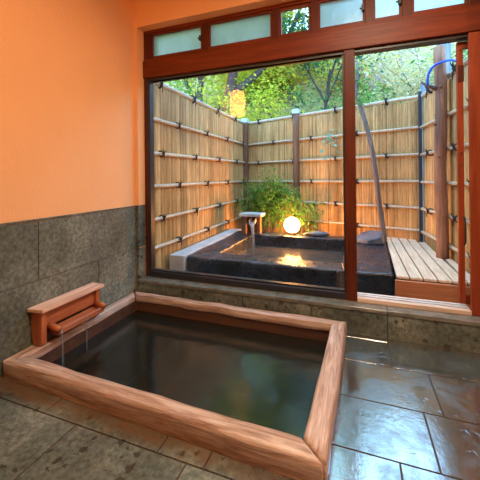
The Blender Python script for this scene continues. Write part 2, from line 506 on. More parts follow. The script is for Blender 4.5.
# walls: plaster above, tuff tiles as a dado
def wall(name, dims):
    return structure(box_obj(name, dims, M['plaster'], bev=0))
wl = wall('wall_left', (XL - 0.15, XL, YB, OUT, -0.06, ZC))
wr = wall('wall_right', (XR, XR + 0.15, YB, OUT, -0.06, ZC))
wf = wall('wall_front', (XL - 0.15, XR + 0.15, YB - 0.15, YB, -0.06, ZC))
structure(box_obj('ceiling', (XL - 0.15, XR + 0.15, YB - 0.15, OUT, ZC, ZC + 0.12), M['ceiling'], bev=0))
# window wall with its opening
bm = bmesh.new()
add_box(bm, XL, -1.913, YW, OUT, 0.0, ZC)
add_box(bm, -1.913, 0.80, YW, OUT, 2.568, ZC)
add_box(bm, 0.80, XR, YW, 2.575, 0.0, ZC)
wb = structure(obj('wall_back', bm, M['plaster']))

def tiles_wall(name, parent, plane, rows_z, seg, at, th, side):
    """tuff tiles on a wall; plane 'x' or 'y'"""
    bm = bmesh.new()
    g = 0.0022
    for (z0, z1), cuts in zip(rows_z, seg):
        for a, b in zip(cuts, cuts[1:]):
            if plane == 'x': add_box(bm, min(at, at + th * side), max(at, at + th * side), a + g, b - g, z0 + g, z1 - g)
            else: add_box(bm, a + g, b - g, min(at, at + th * side), max(at, at + th * side), z0 + g, z1 - g)
    bevel(bm, 0.0015, 1)
    return obj(name, bm, M['tuff'], parent)
zr = [(0.0, 0.09), (0.09, 0.49), (0.49, 0.875), (0.875, 0.893)]
segL = [[YB, -0.4, 0.9, 1.6, YW - .002], [YB, -0.75, 0.15, 1.05, 1.955, YW - .002],
        [YB, -1.25, -0.35, 0.55, 1.448, YW - .002], [YB, -0.4, 1.1, YW - .002]]
# the dado stands 14 mm proud of the plaster; the plaster plane sits behind it
tiles_wall('stone_dado', wl, 'x', zr, segL, XL, 0.012, 1)
tiles_wall('stone_dado', wr, 'x', zr, segL, XR, 0.012, -1)
segF = [[XL + .014, -0.9, 0.1, 1.0, XR - .014]] * 4
tiles_wall('stone_dado', wf, 'y', zr, segF, YB, 0.012, 1)
segB = [[0.80, XR - .014]] * 4
tiles_wall('stone_dado', wb, 'y', zr, segB, YW, 0.012, -1)
# narrow pier left of the window
bm = bmesh.new()
add_box(bm, XL + 0.013, -1.911, YW - 0.010, YW + 0.095, 0.20, 0.49)
add_box(bm, XL + 0.013, -1.911, YW - 0.010, YW + 0.095, 0.4945, 0.893)
bevel(bm, 0.0015, 1)
obj('pier_tiles', bm, M['tuff'], wb)
# curb below the window
bm = bmesh.new()
cuts = [XL + .013, -1.47, -0.88, -0.325, 0.205, 0.80]
for a, b in zip(cuts, cuts[1:]):
    add_box(bm, a + .002, b - .002, YW - 0.008, OUT, -0.02, 0.172)
bevel(bm, 0.0015, 1)
curb = structure(obj('trim_1', bm, M['tuff']))
bm = bmesh.new()
cuts = [XL + .013, -1.25, -0.6, 0.205, 0.80]
for a, b in zip(cuts, cuts[1:]):
    add_box(bm, a + .0015, b - .0015, YW - 0.016, OUT, 0.174, 0.20)
bevel(bm, 0.002, 1)
sillm = m_plain('polished_sill', (0.14, 0.15, 0.13), 0.16, nscale=14, var=0.3, bump=0.08, IOR=1.8)
structure(obj('trim_2', bm, sillm))

# ------------------------------------------------------------ windows
FY0, FY1 = 2.51, 2.60
w1 = structure(empty('window_1', (-1.0, FY0, 0.2)))
box_obj('side_stile', (-1.913, -1.885, FY0, FY1, 0.2, 2.11), M['frameZ'], w1, .004)
box_obj('center_stile', (-0.072, 0.007, FY0 - .004, FY1, 0.2, 2.11), M['frameZ'], w1, .005)
box_obj('bottom_rail', (-1.885, -0.072, FY0, FY1, 0.2, 0.252), M['rubber'], w1, .004)
bm = bmesh.new()
for d in ((-1.885, -1.850, 2.515, 2.575, 0.252, 2.10), (-0.085, -0.072, 2.53, 2.575, 0.252, 2.10),
          (-1.850, -0.085, 2.53, 2.575, 0.252, 0.266), (-1.850, -0.085, 2.53, 2.575, 2.088, 2.10)):
    add_box(bm, *d)
obj('gasket', bm, M['rubber'], w1)
box_obj('glass_pane', (-1.850, -0.085, 2.548, 2.554, 0.266, 2.088), M['glass'], w1, 0)
# header beam: lower member with a groove, projecting slightly
hb = structure(box_obj('trim_3', (-1.913, 0.80, FY0 - 0.016, FY1, 2.11, 2.275), M['frameX'], bev=.005))
box_obj('head_track', (-1.913, 0.80, FY0 + 0.01, FY1, 2.088, 2.11), M['rubber'], hb, 0)
box_obj('beam_fillet', (-1.911, 0.80, FY0 - 0.006, FY1, 2.275, 2.292), M['frameX'], hb, .003)
# right jamb
structure(box_obj('trim_4', (0.728, 0.80, FY0 - 0.004, 2.532, 0.2, 2.11), M['frameR'], bev=.004))
box_obj('jamb_outer', (0.80, 1.02, 2.425, 2.51, 0.2, 2.56), M['frameZ'], wb, .004)

# transom row
posts = [(-1.913, -1.832), (-1.285, -1.222), (-0.635, -0.575), (-0.318, -0.262), (0.082, 0.138), (0.330, 0.394), (0.735, 0.80)]
tz0, tz1 = 2.292, 2.568
fr = structure(empty('window_2', (-0.5, FY0, tz0)))
box_obj('top_rail', (-1.913, 0.80, FY0, FY1, 2.538, tz1), M['frameX'], fr, .003)
for a, b in posts:
    box_obj('transom_post', (a, b, FY0 + .002, FY1, tz0, 2.538), M['frameZ'], fr, .003)
k = 3
for i in range(6):
    a, b = posts[i][1], posts[i + 1][0]
    w = structure(empty('window_%d' % k, ((a + b) / 2, 2.53, tz0))); k += 1
    bm = bmesh.new()
    e = 0.016
    for d in ((a, b, 2.528, 2.56, tz0, tz0 + .03), (a, b, 2.528, 2.56, 2.522, 2.538),
              (a, a + e, 2.528, 2.56, tz0 + .03, 2.522), (b - e, b, 2.528, 2.56, tz0 + .03, 2.522)):
        add_box(bm, *d)
    obj('sash', bm, M['frameX'], w)
    box_obj('pane', (a + e, b - e, 2.541, 2.546, tz0 + .03, 2.522), M['clear'] if i == 2 else M['frost'], w, 0)
    if i in (0, 3, 4):
        lx = b - 0.012
        bm = bmesh.new()
        add_box(bm, lx - .012, lx + .008, 2.50, 2.528, 2.385, 2.43)
        add_box(bm, lx - .026, lx - .008, 2.503, 2.516, 2.40, 2.412)
        bevel(bm, .003, 1)
        obj('latch', bm, M['black'], w)

# threshold and slid-open glass door
th = structure(box_obj('trim_5', (0.008, 0.727, 2.495, 2.625, 0.2, 0.232), M['thresh'], bev=.004))
bm = bmesh.new()
for y in (2.535, 2.58): add_box(bm, 0.012, 0.725, y, y + .008, 0.232, 0.237)
obj('track_rail', bm, M['cap'], th)
d1 = structure(empty('door_1', (1.0, 2.59, 0.24)))
DY0, DY1 = 2.582, 2.612
box_obj('door_stile', (0.680, 0.717, DY0, DY1, 0.245, 2.082), M['frameR'], d1, .003)
box_obj('door_stile', (1.39, 1.437, DY0, DY1, 0.245, 2.082), M['frameR'], d1, .003)
box_obj('top_rail', (0.717, 1.39, DY0, DY1, 2.03, 2.082), M['frameX'], d1, .003)
box_obj('bottom_rail', (0.717, 1.39, DY0, DY1, 0.245, 0.31), M['frameX'], d1, .003)
box_obj('door_glass', (0.717, 1.39, 2.595, 2.600, 0.31, 2.03), M['glass'], d1, 0)
lp = box_obj('latch_plate', (0.682, 0.719, DY0 - .006, DY0, 1.80, 1.915), M['frameZ'], d1, .002)
bm = bmesh.new()
for z in (1.83, 1.885, 2.02, 1.30, 1.22): add_tube(bm, [(0.70, DY0 - .009, z), (0.70, DY0 + .002, z)], 0.0045, 8)
obj('screw', bm, M['black'], d1)
bm = bmesh.new()
add_tube(bm, [(0.712, DY0 + .002, .66), (0.714, DY0 - .02, .68), (0.714, DY0 - .02, .84), (0.712, DY0 + .002, .86)], 0.006, 8)
obj('pull_handle', bm, M['black'], d1, True)

# ------------------------------------------------------------ sunken bath
bath = thing('sunken_bath', 'large rectangular sunken bath edged with thick weathered wooden beams', 'bath', (-1.0, 1.8, 0))
def beam(name, poly_out, mat, z0, z1, seed, bev=0.016):
    """beam from a plan polygon (4 corners); subdivided, softened and slightly worn"""
    bm = bmesh.new()
    add_prism(bm, poly_out, z0, z1)
    bevel(bm, bev, 3)
    for ax, n in ((0, 26), (1, 20)):
        lo = min(v.co[ax] for v in bm.verts); hi = max(v.co[ax] for v in bm.verts)
        if hi - lo < 0.3: continue
        for q in range(1, n):
            nn = Vector((0, 0, 0)); nn[ax] = 1
            co = Vector((0, 0, 0)); co[ax] = lo + (hi - lo) * q / n
            bmesh.ops.bisect_plane(bm, geom=list(bm.verts) + list(bm.edges) + list(bm.faces), plane_co=co, plane_no=nn)
    rough_up(bm, 0.007, 5, seed)
    return obj(name, bm, mat, bath, True)
zt = 0.100
beam('rim_beam', [(-1.942, 1.212), (-0.112, 1.166), (-0.212, 1.268), (-1.845, 1.300)], M['rimX'], -0.02, zt, 1.0, .02)
beam('rim_beam', [(-0.108, 1.166), (-0.066, 2.372), (-0.166, 2.300), (-0.208, 1.264)], M['rimY'], 0.0, zt + .004, 2.0)
beam('rim_beam', [(-0.070, 2.376), (-1.940, 2.376), (-1.875, 2.308), (-0.168, 2.300)], M['rimX'], 0.035, zt - .002, 3.0, .01)
beam('rim_beam', [(-1.942, 2.372), (-1.942, 1.216), (-1.850, 1.304), (-1.876, 2.306)], M['rimY'], 0.035, zt - .004, 4.0, .01)
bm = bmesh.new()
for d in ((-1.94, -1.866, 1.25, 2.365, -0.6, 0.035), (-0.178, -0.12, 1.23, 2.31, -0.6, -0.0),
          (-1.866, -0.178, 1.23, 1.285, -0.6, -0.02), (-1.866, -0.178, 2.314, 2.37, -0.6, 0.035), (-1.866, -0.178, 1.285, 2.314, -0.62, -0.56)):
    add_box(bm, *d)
obj('bath_lining', bm, M['liner'], bath)  # raised under the thin beams to give them dark, shaded inner faces
# submerged bench, faintly visible through the water
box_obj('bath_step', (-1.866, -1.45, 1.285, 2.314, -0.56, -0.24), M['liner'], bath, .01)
bm = bmesh.new()
nx, ny = 60, 40
g0 = [[bm.verts.new((-1.866 + 1.688 * i / nx, 1.285 + 1.029 * j / ny, -0.045 + 0.0012 * noise.noise(Vector((i * .35, j * .35, 0))))) for j in range(ny + 1)] for i in range(nx + 1)]
for i in range(nx):
    for j in range(ny): bm.faces.new((g0[i][j], g0[i + 1][j], g0[i + 1][j + 1], g0[i][j + 1]))
tag(obj('bath_water', bm, M['water'], None, True), 'dark still hot water filling the wooden sunken bath', 'water')

# wooden spout box on the left wall
sb = thing('spout_box', 'small red cypress spout box with pale lid against the stone wall', 'spout box', (-1.9, 1.63, 0.1))
bm = bmesh.new()
add_prism(bm, [(-1.942, 1.365), (-1.822, 1.378), (-1.822, 1.885), (-1.942, 1.885)], 0.314, 0.337)
bevel(bm, .004); obj('lid', bm, M['boxlid'], sb)
def end_panel(y0, y1):
    prof = [(-1.925, 0.100), (-1.862, 0.100), (-1.846, 0.112), (-1.843, 0.312), (-1.934, 0.312), (-1.943, 0.20)]
    bm = bmesh.new()
    a = [bm.verts.new((x, y0, z)) for x, z in prof]; b = [bm.verts.new((x, y1, z)) for x, z in prof]
    bm.faces.new(a); bm.faces.new(list(reversed(b)))
    for i in range(len(prof)): bm.faces.new((a[i], b[i], b[(i + 1) % 6], a[(i + 1) % 6]))
    bevel(bm, .004)
    return obj('side_panel', bm, M['boxwood'], sb)
end_panel(1.388, 1.425); end_panel(1.825, 1.86)
box_obj('front_panel', (-1.885, -1.862, 1.425, 1.825, 0.20, 0.314), M['boxwoodY'], sb, .003)
bm = bmesh.new()       # trough: bottom, raised front lip
prof = [(-1.885, 0.150), (-1.800, 0.140), (-1.786, 0.150), (-1.784, 0.182), (-1.796, 0.188), (-1.806, 0.166), (-1.885, 0.178)]
a = [bm.verts.new((x, 1.462, z)) for x, z in prof]; b = [bm.verts.new((x, 1.845, z)) for x, z in prof]
bm.faces.new(a); bm.faces.new(list(reversed(b)))
for i in range(len(prof)): bm.faces.new((a[i], b[i], b[(i + 1) % 7], a[(i + 1) % 7]))
bevel(bm, .003)
obj('trough', bm, M['boxwoodY'], sb)
for y in (1.455, 1.835):
    bm = bmesh.new()
    add_tube(bm, [(-1.86, y, 0.205), (-1.80, y, 0.196), (-1.772, y, 0.192)], [0.021, 0.020, 0.016], 12)
    obj('trough_peg', bm, M['boxwood'], sb, True)
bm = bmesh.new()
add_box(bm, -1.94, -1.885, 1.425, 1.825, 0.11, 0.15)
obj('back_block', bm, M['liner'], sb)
for y, w, lab in ((1.47, .012, 'thin trickle of water falling from the near end of the spout box'),
                  (1.66, .010, 'thin trickle of water falling from the middle of the spout trough')):
    bm = bmesh.new()
    add_tube(bm, [(-1.790, y, .183), (-1.776, y, .178), (-1.770, y, .15), (-1.766, y, .06), (-1.765, y, -.044)],
             [w * .5, w * .6, w * .5, w * .4, w * .6], 8)
    tag(obj('water_trickle', bm, M['stream'], None, True), lab, 'water', 'trickles from the spout box')

# ------------------------------------------------------------ lamps (behind and beside the viewpoint)
def sconce(label, x, y, z, sg):
    sc = thing('wall_sconce', label, 'lamp', (x, y, z))
    xx = x + sg * .15
    bm = bmesh.new()
    add_tube(bm, [(xx, y, z - .17), (xx, y, z - .15), (xx, y, z - .03), (xx, y, z + .12), (xx, y, z + .24), (xx, y, z + .26)],
             [0.07, .11, .13, .13, .11, .07], 24)
    obj('paper_shade', bm, M['paper'], sc, True)
    box_obj('wall_plate', (min(x, x + sg * .02), max(x, x + sg * .02), y - .06, y + .06, z - .1, z + .2), M['frameZ'], sc, .004)
    box_obj('arm', (min(x + sg * .02, xx), max(x + sg * .02, xx), y - .015, y + .015, z - .2, z - .172), M['frameX'], sc, .003)
sconce('glowing upright paper sconce on the orange left wall, mirrored in the window', -1.955, 0.30, 2.31, 1)
sconce('glowing upright paper sconce on the right wall near the doorway', 1.749, 1.75, 2.45, -1)
cl = thing('fill_lamp', 'added wood-framed fill lamp on ceiling above the near right bath corner', 'lamp', (0.2, 1.0, 2.95))  # unseen housing added around the fill light
bm = bmesh.new()
for d in ((-.10, .50, .70, .74, 2.84, 2.95), (-.10, .50, 1.26, 1.30, 2.84, 2.95), (-.10, -.06, .74, 1.26, 2.84, 2.95), (.46, .50, .74, 1.26, 2.84, 2.95)):
    add_box(bm, *d)
obj('fill_lamp_frame', bm, M['frameX'], cl)

# ------------------------------------------------------------ outside ground
bm = bmesh.new()
add_box(bm, -12, 10, OUT, 7.2, -0.3, 0.0)
structure(obj('trim_6', bm, M['ground']))

# ------------------------------------------------------------ bamboo fences
random.seed(5)
def pole_mesh(p0, p1, r, sides=8, node=0.32):
    p0, p1 = Vector(p0), Vector(p1)
    L = (p1 - p0).length
    pts, rad = [], []
    t = 0.0
    n = max(2, int(L / node))
    for i in range(n + 1):
        s = i / n
        for ds, rr in ((-0.006, 1.0), (0, 1.13), (0.006, 1.0)):
            q = s + ds / max(L, .1)
            if q < 0 or q > 1: continue
            pts.append(p0.lerp(p1, q)); rad.append(r * rr * (1 - 0.12 * q))
    bm = bmesh.new(); add_tube(bm, pts, rad, sides)
    return bm
knot_bm = bmesh.new()
for dz in (-0.012, 0.0, 0.012):
    pts = [(0.033 * math.cos(t) * 1.0, dz + 0.012 * math.sin(t * 1.0), 0.036 * math.sin(t)) for t in [2 * PI * k / 14 for k in range(15)]]
    # loop round the rail (rail runs along local Y)
    add_tube(knot_bm, [(x, y, z) for x, y, z in pts], 0.006, 5, False)
add_tube(knot_bm, [(-.036, 0, .0), (-.05, .02, .03), (-.052, .045, .055)], [.008, .006, .004], 5)
add_tube(knot_bm, [(-.036, 0, .0), (-.05, -.02, .03), (-.052, -.04, .045)], [.008, .006, .004], 5)
add_tube(knot_bm, [(-.036, 0, .0), (-.046, .006, -.04), (-.045, .014, -.08)], [.009, .006, .004], 5)
bmesh.ops.create_icosphere(knot_bm, subdivisions=1, radius=.016, matrix=Matrix.Translation((-.036, 0, 0)))
bmesh.ops.recalc_face_normals(knot_bm, faces=list(knot_bm.faces))
knot_me = bpy.data.meshes.new('rope_tie'); knot_bm.to_mesh(knot_me); knot_bm.free(); knot_me.materials.append(M['rope'])

RZ = [2.20, 1.80, 1.43, 1.06, 0.70, 0.38]
def fence(label, A, B, side, z_bot, seed, tie_gap=0.78, r=0.021, ranges=None):
    """bamboo fence from A to B; rails on the viewer side ('side' = +1: left of A->B)"""
    rnd = random.Random(seed)
    A, B = Vector((*A, 0)), Vector((*B, 0))
    d = (B - A).normalized(); L = (B - A).length
    nrm = Vector((-d.y, d.x, 0)) * side
    f = thing('bamboo_fence', label, 'fence', ((A + B) / 2)[:])
    bm = bmesh.new()
    s = 0.0
    while s < L:
        w = rnd.uniform(0.020, 0.030)
        c = A + d * (s + w / 2)
        top = 2.19 + rnd.uniform(-.006, .006)
        hw = w / 2 - 0.0006
        prof = [(-hw, 0), (-hw * .7, .006), (0, .0095 + rnd.uniform(-.002, .002)), (hw * .7, .006), (hw, 0)]
        zs = [z_bot]
        z = z_bot + rnd.uniform(0.05, 0.35)
        while z < top - .05: zs += [z - .006, z, z + .006]; z += rnd.uniform(0.28, 0.4)
        zs.append(top)
        ringp = None
        for i, zz in enumerate(zs):
            bulge = 1.35 if (i > 0 and i < len(zs) - 1 and (i - 1) % 3 == 1) else 1.0
            ring = [bm.verts.new(c + d * px + nrm * (py * bulge) + Vector((0, 0, zz))) for px, py in prof]
            ring.append(bm.verts.new(c - nrm * 0.008 + Vector((0, 0, zz))))
            if ringp:
                for k in range(6): bm.faces.new((ringp[k], ringp[(k + 1) % 6], ring[(k + 1) % 6], ring[k]))
            ringp = ring
        s += w
    obj('bamboo_canes', bm, M['cane'], f)
    for i, z in enumerate(RZ):
        if z < z_bot + .03: continue
        rr = r * (1.5 if i == 0 else 1.0)
        off = nrm * (0.012 + rr) if i else nrm * 0.006
        j = rnd.uniform(-.012, .012)
        p0 = A + off + Vector((0, 0, z + j + (0.028 if i == 0 else 0))); p1 = B + off + Vector((0, 0, z - j + (0.028 if i == 0 else 0)))
        obj('bamboo_rail', pole_mesh(p0, p1, rr), M['rail'], f, True)
        s = tie_gap * (0.45 if i % 2 == 0 else 0.9)
        while s < L - 0.1:
            q = p0.lerp(p1, s / L)
            o = bpy.data.objects.new('rope_tie', knot_me); C.objects.link(o); o.parent = f
            o.location = q - f.location
            ang = math.atan2(d.y, d.x) - PI / 2
            if (Matrix.Rotation(ang, 3, 'Z') @ Vector((-1, 0, 0))).dot(nrm) < 0: ang += PI
            o.rotation_euler = (0, 0, ang)
            sc_ = 1.35 if i == 0 else 0.95
            o.scale = (sc_, .75, sc_)
            s += tie_gap
    return f
LFx = -2.10
f1 = fence('weathered bamboo fence along the left, beside the pale stone ledge', (LFx, 2.66), (LFx, 5.96), -1, 0.02, 11)
f2 = fence('wide bamboo fence at the back, behind the shrub and glowing globe', (-2.07, 5.985), (0.855, 4.885), -1, 0.02, 12)
f3 = fence('bamboo fence on the right, behind the bare log and deck', (0.88, 4.84), (1.115, 2.75), -1, 0.02, 13)

def post(parent, x, y, r, z1, mat, square=False, cap=None, capr=None):
    bm = bmesh.new()
    if square: add_box(bm, x - r, x + r, y - r, y + r, 0, z1); bevel(bm, .004)
    else:
        zs = [0, .4, .8, 1.2, 1.6, 2.0, z1]
        add_tube(bm, [(x + .006 * math.sin(q * 3), y, q) for q in zs], [r * (1 + .05 * math.sin(5 * q)) for q in zs], 12)
    p = obj('fence_post', bm, mat, parent, not square)
    if cap:
        bm = bmesh.new(); cr = capr or r * 1.25
        add_box(bm, x - cr, x + cr, y - cr, y + cr, z1 - .07, z1 + .012); bevel(bm, .006)
        c = obj('post_cap', bm, M['cap'], p)
post(f1, -2.065, 5.90, 0.055, 2.30, M['postbrown'], True, True, .065)
post(f2, -0.97, 5.50, 0.055, 2.32, M['postbrown'], False, True, .062)
post(f2, 0.838, 4.83, 0.020, 2.29, M['postdark'], True)
post(f3, 0.93, 4.98, 0.05, 2.42, M['postgrey'], True)
post(f3, 1.03, 4.42, 0.06, 2.80, M['postgrey'], True, True, .066)

# ------------------------------------------------------------ outdoor stone tub
tub = thing('stone_tub', 'dark wet stone outdoor tub behind the large window', 'bath', (-0.8, 3.9, 0))
def stone_block(name, poly, z0, z1, parent, seed, mat=None, bev=.02, amp=.012, cuts=10):
    bm = bmesh.new(); add_prism(bm, poly, z0, z1)
    bevel(bm, bev, 2)
    for ax in (0, 1, 2):
        lo = min(v.co[ax] for v in bm.verts); hi = max(v.co[ax] for v in bm.verts)
        n = max(1, int((hi - lo) / 0.09))
        for q in range(1, n):
            nn = Vector((0, 0, 0)); nn[ax] = 1; co = Vector((0, 0, 0)); co[ax] = lo + (hi - lo) * q / n
            bmesh.ops.bisect_plane(bm, geom=list(bm.verts) + list(bm.edges) + list(bm.faces), plane_co=co, plane_no=nn)
    rough_up(bm, amp, 4.5, seed)
    for v in bm.verts: v.co.z = max(v.co.z, z0)
    return obj(name, bm, mat or M['stone'], parent)
stone_block('rim_stone', [(-1.83, 3.13), (-0.12, 3.13), (-0.14, 3.42), (-1.53, 3.42)], 0, .245, tub, 1)
stone_block('rim_stone', [(-0.115, 3.13), (0.315, 3.13), (0.34, 3.8), (0.385, 4.75), (-0.13, 4.75), (-0.135, 3.42)], 0, .25, tub, 2)
stone_block('rim_stone', [(-1.50, 4.62), (-0.135, 4.62), (-0.135, 4.88), (-1.50, 4.9)], 0, .255, tub, 3)
stone_block('rim_stone', [(-1.83, 3.14), (-1.535, 3.425), (-1.50, 4.61), (-1.505, 4.92), (-1.83, 4.92)], 0, .25, tub, 4)
stone_block('tub_floor', [(-1.6, 3.35), (-0.1, 3.35), (-0.1, 4.7), (-1.6, 4.7)], 0, .03, tub, 5, amp=.002)
bm = bmesh.new()
nx, ny = 30, 26
g0 = [[bm.verts.new((-1.56 + 1.45 * i / nx, 3.39 + 1.26 * j / ny, 0.085 + 0.003 * noise.noise(Vector((i * .5, j * .5, 3))))) for j in range(ny + 1)] for i in range(nx + 1)]
for i in range(nx):
    for j in range(ny): bm.faces.new((g0[i][j], g0[i + 1][j], g0[i + 1][j + 1], g0[i][j + 1]))
tag(obj('tub_water', bm, M['water2'], None, True), 'bluish water inside the dark stone outdoor tub', 'water')
# pale ledge left of the tub
bm = bmesh.new(); add_prism(bm, [(-2.035, 3.10), (-1.838, 3.10), (-1.838, 5.05), (-2.035, 5.05)], 0, .255)
bevel(bm, .008)
tag(obj('stone_ledge', bm, M['ledge']), 'long pale stone ledge between left bamboo fence and dark tub', 'ledge')

# flat angular rock
bm = bmesh.new()
poly = [(-0.02, 4.50), (0.14, 4.36), (0.33, 4.42), (0.37, 4.62), (0.24, 4.74), (0.04, 4.70)]
a = [bm.verts.new((x, y, .252)) for x, y in poly]
b = [bm.verts.new((x + (0.015 if x < .15 else -.02), y, .285 + (x + .02) * .17 + (y - 4.36) * .16)) for x, y in poly]
bm.faces.new(list(reversed(a))); bm.faces.new(b)
for i in range(6): bm.faces.new((a[i], a[(i + 1) % 6], b[(i + 1) % 6], b[i]))
bevel(bm, .01, 1)
tag(obj('flat_rock', bm, M['rock']), 'angular blue-grey rock with flat sloping top beside the wooden deck', 'rock')
bm = bmesh.new()
bmesh.ops.create_icosphere(bm, subdivisions=3, radius=1.0, matrix=Matrix.Translation((-0.55, 4.74, .285)) @ Matrix.Diagonal((.19, .07, .04, 1)))
rough_up(bm, .03, 8, 3)
tag(obj('low_rock', bm, M['rock'], None, True), 'low dark elongated rock on the tub rim right of the globe', 'rock')

# outdoor spout: stone post box with flat cap and pouring water
osp = thing('outdoor_spout', 'wooden outdoor spout box with flat pale cap pouring into the stone tub', 'spout box', (-1.52, 4.70, .25))
bm = bmesh.new()
add_box(bm, -1.69, -1.62, 4.62, 4.80, .25, .53); add_box(bm, -1.46, -1.41, 4.70, 4.80, .25, .53)
add_box(bm, -1.62, -1.46, 4.76, 4.80, .25, .53)
bevel(bm, .005); obj('spout_body', bm, M['postbrown'], osp)
box_obj('spout_cap', (-1.72, -1.36, 4.58, 4.84, .53, .575), M['ledge'], osp, .006)
bm = bmesh.new()
pr = [(.05, .03), (.05, -.02), (.03, -.045), (-.03, -.045), (-.05, -.02), (-.05, .03), (-.038, .03), (-.03, -.03), (.03, -.03), (.038, .03)]
ringp = None
for (x, y, z) in ((-1.53, 4.76, .47), (-1.50, 4.56, .44)):
    ring = [bm.verts.new((x + px, y, z + pz)) for px, pz in pr]
    if ringp:
        for k in range(10): bm.faces.new((ringp[k], ringp[(k + 1) % 10], ring[(k + 1) % 10], ring[k]))
        bm.faces.new(ring)
    else: bm.faces.new(list(reversed(ring)))
    ringp = ring
obj('spout_trough', bm, M['ledge'], osp)
bm = bmesh.new()
add_tube(bm, [(-1.50, 4.60, .435), (-1.49, 4.54, .43), (-1.465, 4.49, .38), (-1.45, 4.46, .28), (-1.445, 4.45, .16), (-1.44, 4.45, .082)],
         [.025, .028, .026, .02, .018, .03], 10)
tag(obj('water_stream', bm, M['stream'], None, True), 'white stream of water pouring from the outdoor spout into tub', 'water')

# glowing globe
gl = thing('globe_lamp', 'glowing round globe lamp on the back rim of the tub', 'lamp', (-0.915, 4.75, .25))
bm = bmesh.new(); bmesh.ops.create_uvsphere(bm, u_segments=32, v_segments=20, radius=.118, matrix=Matrix.Translation((-0.915, 4.75, .405)))
obj('globe', bm, M['globe'], gl, True)
bm = bmesh.new(); add_tube(bm, [(-0.915, 4.75, .25), (-0.915, 4.75, .30)], [.07, .06], 20)
obj('lamp_base', bm, M['black'], gl)

# ------------------------------------------------------------ deck
dk = thing('wooden_deck', 'pale plank deck beyond the open doorway, right of the tub', 'deck', (0.65, 4.0, 0))
xs = [0.335, 0.445, 0.552, 0.660, 0.768, 0.876, 0.99]
for i in range(6):
    x0, x1 = xs[i] + .006, xs[i + 1] - .006
    bm = bmesh.new()
    y1 = 4.86 - (x0 - .855) * .38 if i < 5 else 4.02
    xe = x1
    if i == 0: add_prism(bm, [(x0, 3.10), (xe, 3.09), (xe + .02, y1), (x0 + .075, y1)], .226, .25)
    else:
        if i == 5: x1 -= .02; xe = x1
        add_prism(bm, [(x0, 3.09), (xe, 3.09), (xe + (.02 if i < 4 else 0), min(y1, 4.76 if i == 4 else 9)), (x0 + .02, min(y1, 4.76 if i == 4 else 9))], .226, .25)
    bevel(bm, .003, 1); obj('plank', bm, M['deck'], dk)
box_obj('fascia', (0.325, 1.04, 3.055, 3.085, 0.0, .222), M['fascia'], dk, .004)
box_obj('joist', (0.42, 0.97, 3.30, 3.35, 0.0, .226), M['fascia'], dk, 0)
box_obj('joist', (0.42, 0.92, 4.0, 4.05, 0.0, .226), M['fascia'], dk, 0)
box_obj('joist', (0.42, 0.84, 4.6, 4.65, 0.0, .226), M['fascia'], dk, 0)
# log
bm = bmesh.new()
lx, ly = 0.878, 3.93
zs = [.25 + 2.29 * k / 14 for k in range(15)]
add_tube(bm, [(lx + .008 * math.sin(z * 4), ly + .006 * math.cos(z * 3), z) for z in zs],
         [.058 * (1.06 - .02 * (z)) * (1 + .04 * math.sin(z * 9)) for z in zs], 16)
for z, a in ((.8, 2.5), (1.35, 4.2), (1.7, 3.4), (2.1, 4.6)):
    bmesh.ops.create_icosphere(bm, subdivisions=2, radius=.018, matrix=Matrix.Translation((lx + .058 * math.cos(a), ly + .058 * math.sin(a), z)))
tag(obj('log_post', bm, M['log'], None, True), 'upright peeled log standing on the deck by the right fence', 'post')
# blue hose over the log
bm = bmesh.new()
hp = [(0.745, 3.86, 2.12), (0.75, 3.855, 2.22), (0.775, 3.85, 2.285), (0.815, 3.845, 2.325), (0.87, 3.842, 2.345), (0.93, 3.85, 2.36), (0.985, 3.87, 2.36), (1.03, 3.90, 2.345), (1.07, 3.95, 2.28), (1.09, 3.99, 2.15)]
sm = []
for i in range(len(hp) - 1):
    p0, p1, p2, p3 = [Vector(hp[max(0, min(len(hp) - 1, i + k))]) for k in (-1, 0, 1, 2)]
    for t in (0, .33, .66):
        sm.append(0.5 * ((2 * p1) + (p2 - p0) * t + (2 * p0 - 5 * p1 + 4 * p2 - p3) * t * t + (3 * p1 - p0 - 3 * p2 + p3) * t ** 3))
add_tube(bm, sm, .013, 8)
tag(obj('water_hose', bm, M['hose'], None, True), 'bright blue hose arching over the top of the log post', 'hose')
bm = bmesh.new(); add_tube(bm, [(0.69, 3.90, 2.17), (0.76, 3.90, 2.12), (0.83, 3.91, 2.09)], [.012, .02, .024], 8)
tag(obj('wooden_peg', bm, M['branch'], None, True), 'short wooden peg jutting left from the log below the hose', 'peg')

# ------------------------------------------------------------ plants
def leaf(bm, p, size, rnd, aspect=0.5, droop=0.0):
    th_ = rnd.uniform(0, 2 * PI); ph = rnd.uniform(-0.9, 0.7) - droop
    d = Vector((math.cos(th_) * math.cos(ph), math.sin(th_) * math.cos(ph), math.sin(ph)))
    s_ = d.cross(Vector((rnd.uniform(-.4, .4), rnd.uniform(-.4, .4), 1))).normalized() * size * aspect * .5
    a = bm.verts.new(p); b = bm.verts.new(p + d * size * .45 + s_); c = bm.verts.new(p + d * size - Vector((0, 0, size * .12))); e = bm.verts.new(p + d * size * .45 - s_)
    bm.faces.new((a, b, c, e))

